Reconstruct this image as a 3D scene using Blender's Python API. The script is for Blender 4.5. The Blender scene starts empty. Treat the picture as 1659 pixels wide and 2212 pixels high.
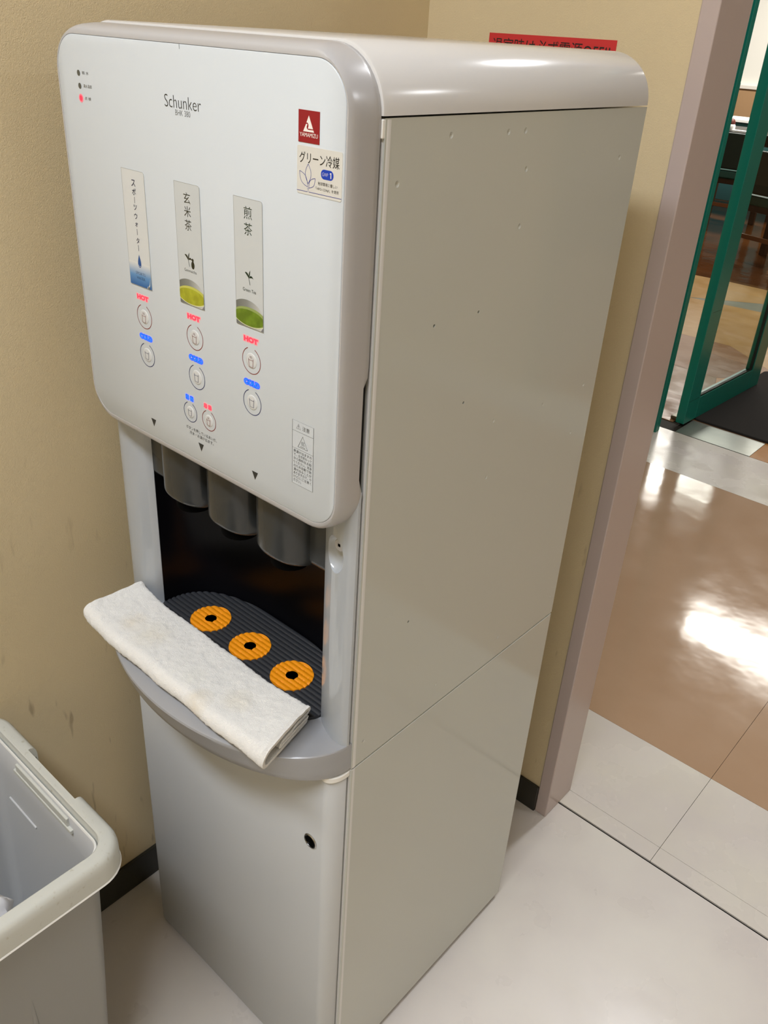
import bpy, bmesh, math, random
from mathutils import Vector, Matrix, noise
random.seed(7)
S = bpy.context.scene
COL = S.collection
PI = math.pi

# ------------------------------------------------------------------ camera
cd = bpy.data.cameras.new('camera'); cam = bpy.data.objects.new('camera', cd); COL.objects.link(cam)
S.camera = cam
cam.location = (0.42554, -0.48241, 1.28196)
cam.rotation_euler = (1.06428, -0.05608, 0.73189)
F_PX = 1826.77
cd.sensor_fit = 'HORIZONTAL'; cd.sensor_width = 36.0
cd.lens = F_PX * 36.0 / 1659.0
cd.shift_x = 4.165 / 1659.0
cd.shift_y = -33.29 / 1659.0
cd.clip_start = 0.02; cd.clip_end = 60

# ------------------------------------------------------------------ colour management, world
S.view_settings.view_transform = 'Standard'; S.view_settings.look = 'None'
S.view_settings.gamma = 1.0; S.view_settings.use_curve_mapping = False
S.view_settings.exposure = 0.0
w = bpy.data.worlds.new('world'); S.world = w; w.use_nodes = True
w.node_tree.nodes['Background'].inputs[0].default_value = (1.0, 0.99, 0.97, 1)
w.node_tree.nodes['Background'].inputs[1].default_value = 0.04

# ------------------------------------------------------------------ ceiling lamps (as light sources)
def area(name, loc, sx, sy, power, col, rot=(0, 0, 0)):
    l = bpy.data.lights.new(name, 'AREA'); l.shape = 'RECTANGLE'; l.size = sx; l.size_y = sy
    l.energy = power; l.color = col
    o = bpy.data.objects.new(name, l); COL.objects.link(o); o.location = loc; o.rotation_euler = rot
    return o
area('room_lamp', (0.18, -1.00, 2.44), 1.2, 0.25, 34, (0.94, 0.99, 1.08))
area('passage_lamp', (0.05, 1.60, 2.44), 0.12, 0.20, 16, (0.97, 0.99, 1.02))
area('passage_lamp', (2.2, 1.60, 2.44), 0.30, 0.30, 12, (0.97, 0.99, 1.02))
area('hall_lamp', (-0.75, 5.30, 2.66), 0.9, 0.10, 50, (1.0, 0.96, 0.88))
area('hall_lamp', (-2.6, 7.60, 2.66), 1.3, 0.5, 115, (1.0, 0.96, 0.88))

# ------------------------------------------------------------------ materials
def lin(c):
    return tuple((v / 12.92 if v <= 0.04045 else ((v + 0.055) / 1.055) ** 2.4) for v in c)
def hexc(h):
    return lin(tuple(int(h[i:i + 2], 16) / 255 for i in (0, 2, 4)))
def mat(name, h, rough=0.5, metal=0.0, spec=0.5, bump=None, var=None, coat=0.0, emit=0.0, sheen=0.0):
    m = bpy.data.materials.new(name); m.use_nodes = True
    nt = m.node_tree; b = nt.nodes['Principled BSDF']
    c = hexc(h)
    b.inputs['Base Color'].default_value = (*c, 1)
    b.inputs['Roughness'].default_value = rough; b.inputs['Metallic'].default_value = metal
    b.inputs['Specular IOR Level'].default_value = spec
    b.inputs['Coat Weight'].default_value = coat; b.inputs['Coat Roughness'].default_value = 0.08
    if sheen: b.inputs['Sheen Weight'].default_value = sheen
    if emit:
        b.inputs['Emission Color'].default_value = (*c, 1); b.inputs['Emission Strength'].default_value = emit
        b.inputs['Base Color'].default_value = (0.02, 0.02, 0.02, 1)
    if var or bump:
        tc = nt.nodes.new('ShaderNodeTexCoord')
    if var:   # (scale, second colour, low, high)
        n = nt.nodes.new('ShaderNodeTexNoise'); n.inputs['Scale'].default_value = var[0]; n.inputs['Detail'].default_value = 5
        nt.links.new(tc.outputs['Object'], n.inputs['Vector'])
        r = nt.nodes.new('ShaderNodeValToRGB')
        r.color_ramp.elements[0].position = var[2]; r.color_ramp.elements[1].position = var[3]
        r.color_ramp.elements[0].color = (*c, 1); r.color_ramp.elements[1].color = (*hexc(var[1]), 1)
        nt.links.new(n.outputs['Fac'], r.inputs['Fac']); nt.links.new(r.outputs['Color'], b.inputs['Base Color'])
    if bump:  # (scale, distance[, strength])
        n = nt.nodes.new('ShaderNodeTexNoise'); n.inputs['Scale'].default_value = bump[0]; n.inputs['Detail'].default_value = 3
        nt.links.new(tc.outputs['Object'], n.inputs['Vector'])
        bp = nt.nodes.new('ShaderNodeBump'); bp.inputs['Distance'].default_value = bump[1]
        bp.inputs['Strength'].default_value = bump[2] if len(bump) > 2 else 1.0
        nt.links.new(n.outputs['Fac'], bp.inputs['Height']); nt.links.new(bp.outputs['Normal'], b.inputs['Normal'])
    return m

def wallpaper(name, base, dark):
    m = bpy.data.materials.new(name); m.use_nodes = True
    nt = m.node_tree; N = nt.nodes; L = nt.links; b = N['Principled BSDF']
    b.inputs['Roughness'].default_value = 0.62; b.inputs['Specular IOR Level'].default_value = 0.35
    tc = N.new('ShaderNodeTexCoord')
    # embossed grain: two noises and a warped voronoi
    n1 = N.new('ShaderNodeTexNoise'); n1.inputs['Scale'].default_value = 560; n1.inputs['Detail'].default_value = 3; n1.inputs['Distortion'].default_value = 1.2
    L.new(tc.outputs['Object'], n1.inputs['Vector'])
    bp = N.new('ShaderNodeBump'); bp.inputs['Distance'].default_value = 0.0006; bp.inputs['Strength'].default_value = 1.0
    L.new(n1.outputs['Fac'], bp.inputs['Height']); L.new(bp.outputs['Normal'], b.inputs['Normal'])
    # large, soft soiling
    n2 = N.new('ShaderNodeTexNoise'); n2.inputs['Scale'].default_value = 3.0; n2.inputs['Detail'].default_value = 6
    L.new(tc.outputs['Object'], n2.inputs['Vector'])
    r2 = N.new('ShaderNodeMapRange'); r2.inputs[1].default_value = 0.35; r2.inputs[2].default_value = 0.75
    L.new(n2.outputs['Fac'], r2.inputs[0])
    mx = N.new('ShaderNodeMix'); mx.data_type = 'RGBA'
    mx.inputs[6].default_value = (*hexc(base), 1); mx.inputs[7].default_value = (*hexc(dark), 1)
    mm = N.new('ShaderNodeMath'); mm.operation = 'MULTIPLY'; mm.inputs[1].default_value = 0.35
    L.new(r2.outputs[0], mm.inputs[0]); L.new(mm.outputs[0], mx.inputs[0])
    # old brown splashes that have run down the paper, only below hip height
    mp = N.new('ShaderNodeMapping'); mp.inputs['Scale'].default_value = (1, 1, 0.22)
    L.new(tc.outputs['Object'], mp.inputs['Vector'])
    n3 = N.new('ShaderNodeTexNoise'); n3.inputs['Scale'].default_value = 58; n3.inputs['Detail'].default_value = 2
    L.new(mp.outputs['Vector'], n3.inputs['Vector'])
    r3 = N.new('ShaderNodeMapRange'); r3.inputs[1].default_value = 0.665; r3.inputs[2].default_value = 0.74
    L.new(n3.outputs['Fac'], r3.inputs[0])
    sx = N.new('ShaderNodeSeparateXYZ'); L.new(tc.outputs['Object'], sx.inputs[0])
    rz = N.new('ShaderNodeMapRange'); rz.inputs[1].default_value = 0.85; rz.inputs[2].default_value = 0.45
    L.new(sx.outputs['Z'], rz.inputs[0])
    m3 = N.new('ShaderNodeMath'); m3.operation = 'MULTIPLY'; L.new(r3.outputs[0], m3.inputs[0]); L.new(rz.outputs[0], m3.inputs[1])
    m4 = N.new('ShaderNodeMath'); m4.operation = 'MULTIPLY'; m4.inputs[1].default_value = 0.4; L.new(m3.outputs[0], m4.inputs[0])
    mx2 = N.new('ShaderNodeMix'); mx2.data_type = 'RGBA'; mx2.inputs[7].default_value = (*hexc('6a4a28'), 1)
    L.new(mx.outputs[2], mx2.inputs[6]); L.new(m4.outputs[0], mx2.inputs[0])
    L.new(mx2.outputs[2], b.inputs['Base Color'])
    return m

def floor_mat(name, a, bcol, rough=0.22, scale=2.5, bump=0.0004, spec=0.5):
    """waxed sheet or tile: soft clouding, wear in the polish, shallow waviness"""
    m = bpy.data.materials.new(name); m.use_nodes = True
    nt = m.node_tree; N = nt.nodes; L = nt.links; b = N['Principled BSDF']
    b.inputs['Specular IOR Level'].default_value = spec
    tc = N.new('ShaderNodeTexCoord')
    n = N.new('ShaderNodeTexNoise'); n.inputs['Scale'].default_value = scale; n.inputs['Detail'].default_value = 8; n.inputs['Roughness'].default_value = 0.6
    L.new(tc.outputs['Object'], n.inputs['Vector'])
    r = N.new('ShaderNodeValToRGB'); r.color_ramp.elements[0].position = 0.35; r.color_ramp.elements[1].position = 0.68
    r.color_ramp.elements[0].color = (*hexc(a), 1); r.color_ramp.elements[1].color = (*hexc(bcol), 1)
    L.new(n.outputs['Fac'], r.inputs['Fac']); L.new(r.outputs['Color'], b.inputs['Base Color'])
    n2 = N.new('ShaderNodeTexNoise'); n2.inputs['Scale'].default_value = 9; n2.inputs['Detail'].default_value = 6
    L.new(tc.outputs['Object'], n2.inputs['Vector'])
    mr = N.new('ShaderNodeMapRange'); mr.inputs[1].default_value = 0.3; mr.inputs[2].default_value = 0.75
    mr.inputs[3].default_value = rough * 0.75; mr.inputs[4].default_value = rough * 1.5
    L.new(n2.outputs['Fac'], mr.inputs[0]); L.new(mr.outputs[0], b.inputs['Roughness'])
    n3 = N.new('ShaderNodeTexNoise'); n3.inputs['Scale'].default_value = 14; n3.inputs['Detail'].default_value = 2
    L.new(tc.outputs['Object'], n3.inputs['Vector'])
    bp = N.new('ShaderNodeBump'); bp.inputs['Distance'].default_value = bump
    L.new(n3.outputs['Fac'], bp.inputs['Height']); L.new(bp.outputs['Normal'], b.inputs['Normal'])
    return m

M = {}
M['panel'] = mat('white_face_panel', 'c9cfd3', 0.34, spec=0.45)
M['lid'] = mat('white_cover_plastic', 'd0cecb', 0.17, spec=0.5)
M['bezel'] = mat('silver_grey_plastic', 'b9b8b9', 0.26, metal=0.1)
M['pillar'] = mat('silver_grey_gloss', 'b0b5ba', 0.13, metal=0.05, spec=0.6)
M['lip'] = mat('silver_tray_plastic', 'a3a4a7', 0.32, metal=0.1)
M['side'] = mat('warm_grey_steel', 'c6c8c1', 0.10, spec=0.36)
M['hem'] = mat('folded_steel_edge_highlight', 'dedddb', 0.22)  # side steel lightened: highlight on the rounded fold put into the colour
M['door'] = mat('pale_silver_door', 'c8cbcd', 0.38, spec=0.45)
M['cap'] = mat('white_gloss_cap', 'f2f1ec', 0.18)
M['dark_gap'] = mat('black_gap', '101010', 0.7)
M['alcove'] = mat('black_gloss_lining', '0a0a0e', 0.28, spec=0.16)
M['nozzle'] = mat('charcoal_plastic', '343636', 0.22)
M['black'] = mat('black_rubber', '020202', 0.9, spec=0.05)
M['mat'] = mat('slate_rubber_mat', '2e3034', 0.5, spec=0.35)
M['orange'] = mat('orange_plastic', 'f79a12', 0.38)
M['chrome'] = mat('chrome', 'b8b8b8', 0.16, metal=1.0)
M['towel_dummy'] = None
M['ink'] = mat('black_print', '1c1c1a', 0.5)
M['ink_grey'] = mat('grey_print', '55554f', 0.5)
M['ink_dark'] = mat('dark_grey_print', '2f302d', 0.5)
M['ink_navy'] = mat('navy_print', '141c3c', 0.5)
M['ink_olive'] = mat('olive_print', '23230c', 0.5)
M['ink_green'] = mat('dark_green_print', '102a12', 0.5)
M['ink_red'] = mat('dark_red_print', '7d2018', 0.5)
M['ink_blue'] = mat('dark_blue_print', '16225c', 0.5)
M['ink_wire'] = mat('thin_blue_print', '2b3590', 0.5)
M['ink_white'] = mat('white_print', 'efe9e2', 0.5)
M['red_label'] = mat('red_label', '900f1a', 0.45)
M['cream_label'] = mat('cream_label', 'd4d2ca', 0.4)
M['blue_pill'] = mat('blue_print', '0a3cb0', 0.4)
M['card_white'] = mat('clear_white_card', 'd2d4d2', 0.3)
M['card_grey'] = mat('pale_grey_card', 'c6caca', 0.3)
M['card_edge'] = mat('card_edge_grey', '9a9a94', 0.4)
M['drop_blue'] = mat('blue_drop_print', '1c4f90', 0.4)
M['yellow_tea'] = mat('yellow_tea_print', '9a9a1e', 0.4, var=(120, 'b0b32a', 0.4, 0.65))
M['yellow_tea_rim'] = mat('pale_yellow_tea_print', 'c3c35c', 0.4)
M['green_tea'] = mat('green_tea_print', '5b7412', 0.4, var=(120, '6d8a1c', 0.4, 0.65))
M['green_tea_rim'] = mat('pale_green_tea_print', '93a35c', 0.4)
M['rim_cream'] = mat('bowl_rim_print', 'e9eec6', 0.4)
M['bowl_under'] = mat('bowl_shade_print', '75757a', 0.4)
M['btn'] = mat('button_film', 'cfd1d0', 0.42)
M['led_red'] = mat('lit_red', 'ff3355', emit=1.0)
M['led_red_halo'] = mat('painted_red_halo', 'ff8088', emit=1.0)  # halo, mid and edge colours paint the glow spreading around lit shapes
M['led_red_mid'] = mat('painted_red_glow', 'ff5a6e', emit=1.0)
M['led_blue'] = mat('lit_blue_core', '1ca8ff', emit=1.0)
M['led_blue_halo'] = mat('painted_blue_halo', '0a50ff', emit=1.0)
M['led_blue_edge'] = mat('painted_lilac_halo', 'b4b8f4', emit=0.9)
M['led_red_edge'] = mat('painted_pink_halo', 'f0bdb6', emit=0.9)
M['led_off'] = mat('unlit_lamp_window', '55554c', 0.3)
M['wall'] = wallpaper('tan_embossed_wallpaper', 'e0cea8', 'cfbb94')
M['base_dark'] = mat('dark_brown_skirting', '2c2a22', 0.4)
M['post'] = mat('mauve_grey_steel', 'c2b2ad', 0.30, spec=0.5, bump=(60, 0.0002))
M['ceiling'] = mat('white_ceiling', 'e8e4dc', 0.8)
M['bin'] = mat('grey_bin_plastic_shaded', '93928d', 0.36, spec=0.45)  # outer plastic darkened: shade below the rim put into the colour
M['bin_in'] = mat('grey_bin_plastic_lit', 'c2c3c3', 0.40)  # same bin lightened inside: lamplight falling in is part of the colour
M['bin_rim'] = mat('soiled_bin_rim', 'c8c9c1', 0.42, var=(150, 'a8a28e', 0.62, 0.86))
M['white_bag'] = mat('white_film', 'eeeef2', 0.35)
M['floor_near'] = floor_mat('pale_vinyl_floor', 'd3ccc8', 'ddd9cf', 0.30, 2.2)
M['floor_white'] = floor_mat('pale_border_tile', 'd6cfca', 'dedacc', 0.24, 3.0)
M['floor_tan'] = floor_mat('tan_tile', 'b6977a', 'bea084', 0.10, 2.5, 0.0004)
M['floor_orange'] = floor_mat('orange_brown_tile', 'b07334', 'bd8647', 0.2, 4)
M['floor_sand'] = floor_mat('sand_tile', 'b08c5c', 'bb9866', 0.16, 5, 0.0009)
M['floor_pink'] = floor_mat('rose_brown_tile', '906a4e', '9a7558', 0.16, 5, 0.0009)
M['floor_teal'] = floor_mat('grey_green_tile', '86887c', '909284', 0.16, 5, 0.0009)
M['floor_brown'] = floor_mat('dark_brown_tile', '4a2a13', '5c3518', 0.10, 3, 0.0015)
M['floor_taupe'] = floor_mat('taupe_tile', '93755a', '9c7f62', 0.18, 5, 0.0009)
M['slab'] = mat('dark_screed', '26231e', 0.8)
M['steel'] = mat('brushed_steel', 'a9aeaa', 0.34, metal=0.85, var=(6, 'c4c8c2', 0.35, 0.7))
M['steel_dark'] = mat('tarnished_steel', '6e6a5c', 0.4, metal=0.6)
M['green'] = mat('teal_green_enamel', '147a6a', 0.30, spec=0.5)
M['green_dark'] = mat('teal_green_edge', '0f6450', 0.34)
M['seal'] = mat('black_seal', '14201c', 0.5)
M['carpet'] = mat('charcoal_doormat', '3c3a39', 0.95, spec=0.1, bump=(900, 0.002))
M['wood'] = mat('dark_wood', '24100a', 0.3, spec=0.5)
M['wood_mid'] = mat('mid_brown_wood', '6a4024', 0.4)
M['vinyl'] = mat('dark_green_vinyl', '08201d', 0.4)
M['vinyl_seat'] = mat('teal_vinyl_seat', '17453f', 0.4)
M['hall_white'] = mat('white_hall_wall', 'f0efe8', 0.7)
M['hall_tan'] = mat('tan_wainscot', 'b08c66', 0.7)
M['black_panel'] = mat('black_laminate', '0b1010', 0.3)
M['teal_panel'] = mat('dull_teal_panel', '3e6f72', 0.4)
M['paper'] = mat('white_paper', 'f4f4f0', 0.7)
M['pale_blue'] = mat('pale_blue_paper', 'cfe4ea', 0.6)
M['red_paper'] = mat('red_paper_sign', 'cf3030', 0.6)
M['brown_red'] = mat('reddish_brown_cap', '6a3026', 0.5)
M['skin_pink'] = mat('pink_plastic', 'd8a48e', 0.5)

def glass_mat():
    m = bpy.data.materials.new('clear_door_glass'); m.use_nodes = True
    nt = m.node_tree; b = nt.nodes['Principled BSDF']
    b.inputs['Base Color'].default_value = (0.93, 0.99, 0.97, 1); b.inputs['Roughness'].default_value = 0.0
    b.inputs['Transmission Weight'].default_value = 1.0; b.inputs['IOR'].default_value = 1.12
    return m
M['glass'] = glass_mat()

def gradient_card(name, axis, stops):
    """flat print whose colour runs along one axis of the object"""
    m = bpy.data.materials.new(name); m.use_nodes = True
    nt = m.node_tree; N = nt.nodes; L = nt.links; b = N['Principled BSDF']; b.inputs['Roughness'].default_value = 0.35
    tc = N.new('ShaderNodeTexCoord'); s = N.new('ShaderNodeSeparateXYZ'); L.new(tc.outputs['Generated'], s.inputs[0])
    r = N.new('ShaderNodeValToRGB'); cr = r.color_ramp
    while len(cr.elements) < len(stops): cr.elements.new(0.5)
    for e, (p, h) in zip(cr.elements, stops):
        e.position = p; e.color = (*hexc(h), 1)
    L.new(s.outputs[axis], r.inputs['Fac']); L.new(r.outputs['Color'], b.inputs['Base Color'])
    return m
M['blue_fade'] = gradient_card('blue_fade_print', 'Z', [(0.0, '1f5c9c'), (0.45, '5f8fbe'), (1.0, 'dcdcd6')])
M['bowl_fade'] = gradient_card('bowl_wall_print', 'X', [(0.0, '6c6e68'), (0.4, '84867f'), (0.8, 'b4b5b0'), (1.0, 'cbccc7')])

def towel_mat():
    m = bpy.data.materials.new('white_terry_cloth'); m.use_nodes = True
    nt = m.node_tree; N = nt.nodes; L = nt.links; b = N['Principled BSDF']
    b.inputs['Roughness'].default_value = 0.95; b.inputs['Specular IOR Level'].default_value = 0.1; b.inputs['Sheen Weight'].default_value = 0.35
    tc = N.new('ShaderNodeTexCoord')
    v = N.new('ShaderNodeTexNoise'); v.inputs['Scale'].default_value = 620; v.inputs['Detail'].default_value = 3; v.inputs['Distortion'].default_value = 1.5
    L.new(tc.outputs['Object'], v.inputs['Vector'])
    bp = N.new('ShaderNodeBump'); bp.inputs['Distance'].default_value = 0.0016; bp.inputs['Strength'].default_value = 0.8
    L.new(v.outputs['Fac'], bp.inputs['Height']); L.new(bp.outputs['Normal'], b.inputs['Normal'])
    col = N.new('ShaderNodeRGB'); col.outputs[0].default_value = (*hexc('f4f3ef'), 1)
    last = col.outputs[0]
    nz = N.new('ShaderNodeTexNoise'); nz.inputs['Scale'].default_value = 60; nz.inputs['Detail'].default_value = 4
    L.new(tc.outputs['Object'], nz.inputs['Vector'])
    for (x, y, rad, h, k) in ((-0.297, -0.062, 0.022, 'd8c08c', 0.8), (-0.262, -0.060, 0.030, 'e2d6b4', 0.7), (-0.140, -0.088, 0.020, 'd6be88', 0.9), (-0.110, -0.060, 0.022, 'e2d4ae', 0.8), (-0.17, -0.07, 0.02, 'e6e8d6', .6)):
        d = N.new('ShaderNodeVectorMath'); d.operation = 'DISTANCE'; d.inputs[1].default_value = (x, y, 0.650)
        L.new(tc.outputs['Object'], d.inputs[0])
        r = N.new('ShaderNodeMapRange'); r.inputs[1].default_value = rad; r.inputs[2].default_value = 0.0; r.inputs[3].default_value = 0; r.inputs[4].default_value = k
        L.new(d.outputs['Value'], r.inputs[0])
        mu = N.new('ShaderNodeMath'); mu.operation = 'MULTIPLY'; L.new(r.outputs[0], mu.inputs[0]); L.new(nz.outputs['Fac'], mu.inputs[1])
        mx = N.new('ShaderNodeMix'); mx.data_type = 'RGBA'; mx.inputs[7].default_value = (*hexc(h), 1)
        L.new(last, mx.inputs[6]); L.new(mu.outputs[0], mx.inputs[0]); last = mx.outputs[2]
    L.new(last, b.inputs['Base Color'])
    return m
M['towel'] = towel_mat()

# ------------------------------------------------------------------ object helpers
ORG = {}
def root(name, loc, label, cat, group=None, kind=None, rz=0.0):
    o = bpy.data.objects.new(name, None); COL.objects.link(o); o.location = loc; o.rotation_euler = (0, 0, rz)
    o.empty_display_size = 0.05
    if label: o['label'] = label
    if cat: o['category'] = cat
    if group: o['group'] = group
    if kind: o['kind'] = kind
    ORG[o.name] = Vector(loc)
    return o
def link(name, me, m, parent=None, local=False, smooth=None, bevel=0.0, seg=3, label=None, cat=None, kind=None, loc=None):
    """verts are world coordinates unless local"""
    o = bpy.data.objects.new(name, me); COL.objects.link(o)
    if m is not None: me.materials.append(m)
    if parent is not None:
        o.parent = parent
        if not local: o.location = -ORG.get(parent.name, Vector((0, 0, 0)))
        ORG[o.name] = Vector((0, 0, 0))
    if smooth is not None:
        me.shade_smooth(); me.set_sharp_from_angle(angle=math.radians(smooth))
    if bevel:
        b = o.modifiers.new('bevel', 'BEVEL'); b.width = bevel; b.segments = seg; b.limit_method = 'ANGLE'; b.angle_limit = math.radians(40)
        b.harden_normals = True
        me.shade_smooth(); me.set_sharp_from_angle(angle=math.radians(75))
    if label: o['label'] = label
    if cat: o['category'] = cat
    if kind: o['kind'] = kind
    return o
def mk(verts, faces):
    me = bpy.data.meshes.new('m'); me.from_pydata([tuple(v) for v in verts], [], faces)
    bm = bmesh.new(); bm.from_mesh(me); bmesh.ops.recalc_face_normals(bm, faces=bm.faces); bm.to_mesh(me); bm.free()
    return me
def boxes(lst):
    V = []; Fc = []
    for (x0, x1, y0, y1, z0, z1) in lst:
        b = len(V)
        V += [(x0, y0, z0), (x1, y0, z0), (x1, y1, z0), (x0, y1, z0), (x0, y0, z1), (x1, y0, z1), (x1, y1, z1), (x0, y1, z1)]
        Fc += [tuple(b + i for i in f) for f in ((0, 3, 2, 1), (4, 5, 6, 7), (0, 1, 5, 4), (1, 2, 6, 5), (2, 3, 7, 6), (3, 0, 4, 7))]
    return mk(V, Fc)
def box(name, x0, x1, y0, y1, z0, z1, m, parent=None, **k):
    return link(name, boxes([(x0, x1, y0, y1, z0, z1)]), m, parent, **k)
def prism(poly, a0, a1, axis='z'):
    """extrude a 2D polygon; axis z: (x,y); y: (x,z); x: (y,z)"""
    def p(u, v, a): return (u, v, a) if axis == 'z' else ((u, a, v) if axis == 'y' else (a, u, v))
    n = len(poly)
    V = [p(u, v, a0) for u, v in poly] + [p(u, v, a1) for u, v in poly]
    Fc = [tuple(range(n)), tuple(range(n, 2 * n))] + [(i, (i + 1) % n, n + (i + 1) % n, n + i) for i in range(n)]
    return mk(V, Fc)
def loft(rings, closed=True, cap0=False, cap1=False, wrap=False):
    n = len(rings[0]); V = [v for r in rings for v in r]; Fc = []
    R = len(rings)
    for i in range(R if wrap else R - 1):
        a = i * n; b = ((i + 1) % R) * n
        for j in range(n if closed else n - 1):
            k = (j + 1) % n
            Fc.append((a + j, a + k, b + k, b + j))
    if cap0: Fc.append(tuple(range(n)))
    if cap1: Fc.append(tuple((R - 1) * n + j for j in range(n)))
    return mk(V, Fc)
def rrect(x0, x1, z0, z1, r, n=10, side=1):
    """rounded rectangle, r = one radius or (bl, br, tr, tl); side = pieces per straight side"""
    if not isinstance(r, tuple): r = (r,) * 4
    cs = [(x1 - r[1], z0 + r[1], -PI / 2, r[1]), (x1 - r[2], z1 - r[2], 0, r[2]), (x0 + r[3], z1 - r[3], PI / 2, r[3]), (x0 + r[0], z0 + r[0], PI, r[0])]
    out = []
    for (cx, cz, a, rr) in cs:
        arc = [(cx + rr * math.cos(a + PI / 2 * i / n), cz + rr * math.sin(a + PI / 2 * i / n)) for i in range(n + 1)]
        if out and side > 1:
            p = out[-1]; q = arc[0]
            out += [(p[0] + (q[0] - p[0]) * t / side, p[1] + (q[1] - p[1]) * t / side) for t in range(1, side)]
        out += arc
    if side > 1:
        p = out[-1]; q = out[0]
        out += [(p[0] + (q[0] - p[0]) * t / side, p[1] + (q[1] - p[1]) * t / side) for t in range(1, side)]
    return out
def lathe(prof, c, axis='z', n=32):
    """prof: (radius, height) pairs about an axis through c"""
    rings = []
    for r, h in prof:
        ring = []
        for i in range(n):
            a = 2 * PI * i / n; u = r * math.cos(a); v = r * math.sin(a)
            ring.append((c[0] + u, c[1] + v, c[2] + h) if axis == 'z' else ((c[0] + u, c[1] + h, c[2] + v) if axis == 'y' else (c[0] + h, c[1] + u, c[2] + v)))
        rings.append(ring)
    return loft(rings, cap0=prof[0][0] > 1e-6, cap1=prof[-1][0] > 1e-6)
def boolean(o, cutters):
    for c in cutters:
        md = o.modifiers.new('cut', 'BOOLEAN'); md.operation = 'DIFFERENCE'; md.object = c; md.solver = 'EXACT'
    bpy.context.view_layer.update()
    me = bpy.data.meshes.new_from_object(o.evaluated_get(bpy.context.evaluated_depsgraph_get()))
    old = o.data; o.modifiers.clear(); o.data = me
    for c in cutters: bpy.data.objects.remove(c)
    bpy.data.meshes.remove(old)
def tmp(me):
    o = bpy.data.objects.new('tmp', me); COL.objects.link(o); return o
def tube(pts, r, n=10, closed=False):
    rings = []
    P = [Vector(p) for p in pts]
    for i, p in enumerate(P):
        a = P[max(i - 1, 0)]; b = P[min(i + 1, len(P) - 1)]
        t = (b - a).normalized(); u = t.orthogonal().normalized() if abs(t.z) > 0.9 else t.cross(Vector((0, 0, 1))).normalized(); v = t.cross(u)
        rr = r[i] if isinstance(r, (list, tuple)) else r
        rings.append([tuple(p + (u * math.cos(2 * PI * k / n) + v * math.sin(2 * PI * k / n)) * rr) for k in range(n)])
    return loft(rings, cap0=True, cap1=True)

# flat print on the front of the machine: 2D polygons in (x, z)
YP = -0.0334
def flat(name, polys, m, parent, y, **k):
    V = []; Fc = []
    for p in polys:
        b = len(V); V += [(u, y, v) for u, v in p]; Fc.append(tuple(range(b, b + len(p))))
    return link(name, mk(V, Fc), m, parent, **k)
def stroke(pts, wd, closed=False):
    P = [Vector(p) for p in pts]; out = []; n = len(P)
    L = []; Rr = []
    for i in range(n):
        a = P[i - 1] if (i > 0 or closed) else P[i]; b = P[(i + 1) % n] if (i < n - 1 or closed) else P[i]
        t = (b - a); t = t.normalized() if t.length > 0 else Vector((1, 0)); nn = Vector((-t.y, t.x)) * wd / 2
        L.append(P[i] + nn); Rr.append(P[i] - nn)
    for i in range(n if closed else n - 1):
        j = (i + 1) % n
        out.append([tuple(L[i]), tuple(L[j]), tuple(Rr[j]), tuple(Rr[i])])
    return out
def arc(cx, cz, r, a0, a1, n=40, rz=None):
    rz = rz or r
    return [(cx + r * math.cos(math.radians(a0 + (a1 - a0) * i / n)), cz + rz * math.sin(math.radians(a0 + (a1 - a0) * i / n))) for i in range(n + 1)]
def clip(poly, x0, x1, z0, z1):
    def cut(P, f, inter):
        out = []
        for i in range(len(P)):
            a = P[i - 1]; b = P[i]
            if f(b):
                if not f(a): out.append(inter(a, b))
                out.append(b)
            elif f(a): out.append(inter(a, b))
        return out
    def ix(x): return lambda a, b: (x, a[1] + (b[1] - a[1]) * (x - a[0]) / (b[0] - a[0]))
    def iz(z): return lambda a, b: (a[0] + (b[0] - a[0]) * (z - a[1]) / (b[1] - a[1]), z)
    for f, g in ((lambda p: p[0] >= x0, ix(x0)), (lambda p: p[0] <= x1, ix(x1)), (lambda p: p[1] >= z0, iz(z0)), (lambda p: p[1] <= z1, iz(z1))):
        poly = cut(poly, f, g)
        if not poly: break
    return poly
def text_mesh(body, off=0.0, bold=0.0, lines=1.0):
    c = bpy.data.curves.new('t', 'FONT'); c.body = body; c.align_x = 'CENTER'; c.offset = bold; c.space_line = lines; c.resolution_u = 3
    o = tmp(c); bpy.context.view_layer.update()
    me = bpy.data.meshes.new_from_object(o.evaluated_get(bpy.context.evaluated_depsgraph_get()))
    bpy.data.objects.remove(o); bpy.data.curves.remove(c)
    return me
def text(name, body, cx, cz, m, parent, y, w=None, h=None, bold=0.0, ref=None, **k):
    """lettering scaled to width w and/or height h (ref: measure these on the unemboldened text)"""
    me = text_mesh(body, bold=bold)
    src = me if not ref else text_mesh(body)
    xs = [v.co.x for v in src.vertices]; ys = [v.co.y for v in src.vertices]
    bw = max(xs) - min(xs); bh = max(ys) - min(ys); ox = (max(xs) + min(xs)) / 2; oy = (max(ys) + min(ys)) / 2
    sx = w / bw if w else h / bh; sy = h / bh if h else w / bw
    for v in me.vertices:
        v.co = ((v.co.x - ox) * sx + cx, y, (v.co.y - oy) * sy + cz)
    if ref: bpy.data.meshes.remove(src)
    return link(name, me, m, parent, **k)

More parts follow.
